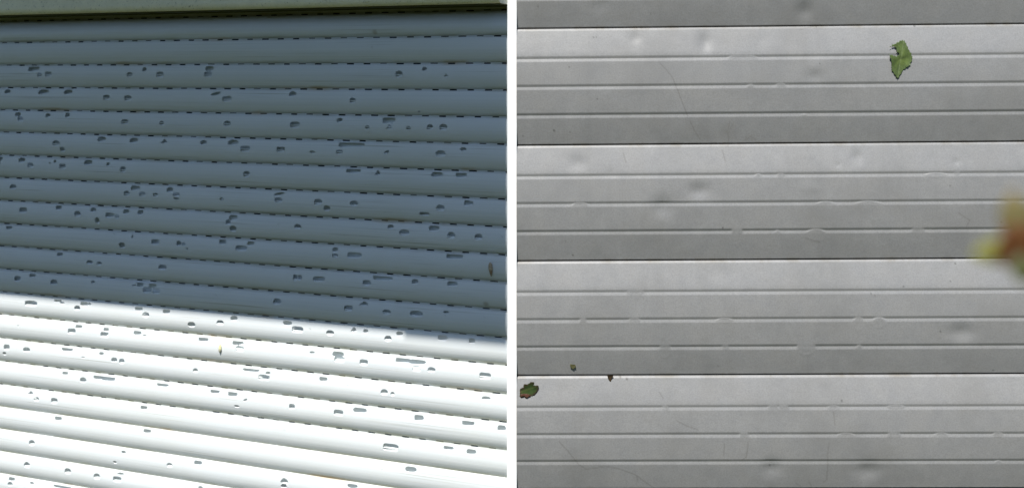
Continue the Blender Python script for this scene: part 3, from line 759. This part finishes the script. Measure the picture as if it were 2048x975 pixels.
# things stuck to the holed shutter ------------------------------------------------
def lathe(name, prof, seg, mat, squash=(1, 1), wob=.0, parent=None):
    V, Fc = [], []
    for (z, r) in prof:
        for k in range(seg):
            a = 2 * math.pi * k / seg; rr = r * (1 + random.uniform(-wob, wob))
            V.append((rr * math.cos(a) * squash[0], rr * math.sin(a) * squash[1], z))
    n = len(prof)
    for i in range(n - 1):
        for k in range(seg):
            Fc.append((i * seg + k, i * seg + (k + 1) % seg, (i + 1) * seg + (k + 1) % seg, (i + 1) * seg + k))
    Fc.append(tuple(range(seg))[::-1]); Fc.append(tuple((n - 1) * seg + k for k in range(seg)))
    me = bpy.data.meshes.new(name); me.from_pydata([tuple(c * 1e-3 for c in v) for v in V], [], Fc)
    for p in me.polygons: p.use_smooth = True
    return link(name, me, mat, parent)

M_COCOON = mat_plain('papery_brown_cocoon', (.33, .27, .19), .8, .4, 420.0)
M_COCOON2 = mat_plain('dark_cocoon_tip', (.20, .14, .085), .8, .4, 420.0)
def on_holed(u, row, dz, lift):
    H = (LINE_Z[row] - LINE_Z[row + 1]) * 1e3 - 3.0
    yf, tf = slat_profile(H)
    q = min(1, max(0, (dz - 1.5) / H))
    o = LF @ Vector((u * 1e-3, (float(yf(q)) + lift) * 1e-3, LINE_Z[row] - dz * 1e-3))
    return LF.to_3x3().to_4x4() , o, float(tf(q))
def place_holed(o, u, row, dz, lift, roll=0.0):
    R, p, t = on_holed(u, row, dz, lift)
    o.matrix_world = Matrix.Translation(p) @ R @ Matrix.Rotation(math.radians(t), 4, 'X') @ Matrix.Rotation(math.radians(roll), 4, 'Y')
coc = lathe('cocoon', [(10, .4), (9, 1.4), (7, 2.4), (5, 2.9), (3.4, 2.6), (3, 2.9), (1, 3.1), (-1.2, 2.9), (-1.6, 2.6)], 14, M_COCOON, (1.1, .6), .06)
lathe('tip', [(-1.4, 2.7), (-2.5, 2.7), (-4.2, 2.4), (-4.6, 2.1), (-6, 1.9), (-7.4, 1.4), (-7.8, 1.5), (-9.5, .9), (-11, .3)], 14, M_COCOON2, (1.0, .6), .06, coc)
place_holed(coc, 21.1, 9, 20.0, .9, 3)
tag(coc, 'small papery brown cocoon on a shaded slat close to the white divider', 'cocoon')
M_HUSK = mat_plain('pale_yellow_husk', (.55, .53, .28), .6, .25, 500.0)
M_HUSK2 = mat_plain('grey_husk_base', (.26, .26, .20), .7, .4, 500.0)
hus = lathe('seed_husk', [(7.2, .15), (5.5, .8), (3.5, 1.7), (1, 2.3), (-1, 2.5), (-2.0, 2.5)], 12, M_HUSK, (1, .7), .05)
lathe('husk_base', [(-1.9, 2.5), (-3.2, 2.4), (-4.6, 1.9), (-6.0, 1.3), (-7.6, .3)], 12, M_HUSK2, (1, .7), .14, hus)
place_holed(hus, 483.0, 13, 16.2, 1.2, -3)
tag(hus, 'tiny pale yellow seed husk stuck on a sunlit white slat', 'seed husk')

# ------------------------------------------------------------------ sprig hanging near the lens
SD = .265
S_ = SD * 1000 / 2048
sprig = empty('leaf_sprig', Matrix.Translation(Vector(((2062 - 1024) / 2048 * SD, SD, EYE + (152 - 470) / 2048 * SD))))
tag(sprig, 'blurred sprig of yellow, rust red and green leaves close in front of the grey shutter', 'leaf sprig')
def blade(L, W, n=9):
    P = []
    for i in range(n + 1):
        t = i / n; P.append((W / 2 * math.sin(math.pi * t ** .8) ** .8 if 0 < t < 1 else 0, L * t))
    return P + [(-x, y) for x, y in P[-2:0:-1]]
def sprig_leaf(base, tip, W, mat, lean, label, tw=0.0):
    """leaf from base to tip; both given in mm from the sprig's node: right, toward the shutter, up"""
    b, e = Vector(base), Vector(tip)
    d = e - b; L = d.length
    me = leaf_mesh('leaf', blade(L, W * S_ / .1465), lambda x, y: -.10 * abs(x) ** 1.4 + .9 * math.sin(y / L * 2.6) * lean, W * S_ / .1465 / 9, ((0, 0), (0, L)))
    o = link('leaf', me, mat, sprig)
    yv = d.normalized(); zv = Vector((tw, -1, .25)).normalized(); xv = yv.cross(zv).normalized(); zv = xv.cross(yv)
    m = Matrix((xv, yv, zv)).transposed().to_4x4(); m.translation = b * 1e-3
    o.matrix_parent_inverse = Matrix.Identity(4)
    o.matrix_local = m
    solid(o, .00025)
    if label: o['label'] = label
def pxm(x, y, d=0.0): return ((x - 2062) * S_, d, (470 - y) * S_)
M_YEL = mat_leaf('yellow_leaf', (.155, .14, .055), (.13, .115, .045), (.14, .10, .04), (.17, .15, .06))
M_OLV = mat_leaf('fading_olive_leaf', (.17, .14, .06), (.14, .12, .06), (.2, .14, .06), (.2, .18, .08))
M_YGR = mat_leaf('yellow_green_leaf', (.10, .105, .018), (.115, .10, .015), (.19, .20, .04), (.13, .12, .03))
M_RED = mat_leaf('rust_red_leaf', (.12, .045, .012), (.09, .034, .010), (.13, .05, .02), (.22, .1, .04))
M_DGR = mat_leaf('dark_green_leaf', (.050, .056, .010), (.034, .038, .008), (.05, .05, .01), (.06, .08, .02))
sprig_leaf(pxm(2027, 466), pxm(2022, 374), 5.4, M_OLV, .6, 'olive leaf pointing straight up')
sprig_leaf(pxm(2039, 478, -.5), pxm(2002, 398, -1), 8.5, M_YEL, .6, 'yellow upper leaf')
sprig_leaf(pxm(2061, 472, -.3), pxm(2036, 394, -1), 7.5, M_YEL, .6, 'yellow upper leaf')
sprig_leaf(pxm(2032, 496, -1.2), pxm(1934, 506, -2), 7.6, M_YGR, .5, 'yellow green leaf pointing left')
sprig_leaf(pxm(2026, 536, -1.5), pxm(2006, 440, -4), 11.0, M_RED, .5, 'rust red leaf in the middle', .2)
sprig_leaf(pxm(2056, 530, -1.5), pxm(2036, 440, -4), 11.0, M_RED, .5, 'rust red leaf in the middle', -.2)
sprig_leaf(pxm(2036, 504, -3), pxm(2030, 562, -4), 8.6, M_DGR, .8, 'dark green leaf hanging down')
M_TWIG = mat_plain('brown_twig', (.10, .06, .03), .8, .3, 200.0)
def twig(pts, r0, r1):
    V, Fc = [], []
    n = len(pts); seg = 8
    for i, p in enumerate(pts):
        p = Vector(p); a = Vector(pts[min(i + 1, n - 1)]) - Vector(pts[max(i - 1, 0)])
        a.normalize(); s = a.cross(Vector((0, 1, .2))).normalized(); t = a.cross(s)
        r = r0 + (r1 - r0) * i / (n - 1)
        for k in range(seg):
            q = 2 * math.pi * k / seg
            V.append((p + s * math.cos(q) * r + t * math.sin(q) * r) * 1e-3)
    for i in range(n - 1):
        for k in range(seg): Fc.append((i * seg + k, i * seg + (k + 1) % seg, (i + 1) * seg + (k + 1) % seg, (i + 1) * seg + k))
    me = bpy.data.meshes.new('stem'); me.from_pydata(V, [], Fc)
    for p in me.polygons: p.use_smooth = True
    return link('stem', me, M_TWIG, sprig)
twig([pxm(2034, 500), pxm(2046, 490, .5), pxm(2066, 478, 1), pxm(2100, 455, 2), pxm(2160, 430, 3), pxm(2260, 380, 5)], .28, .9)
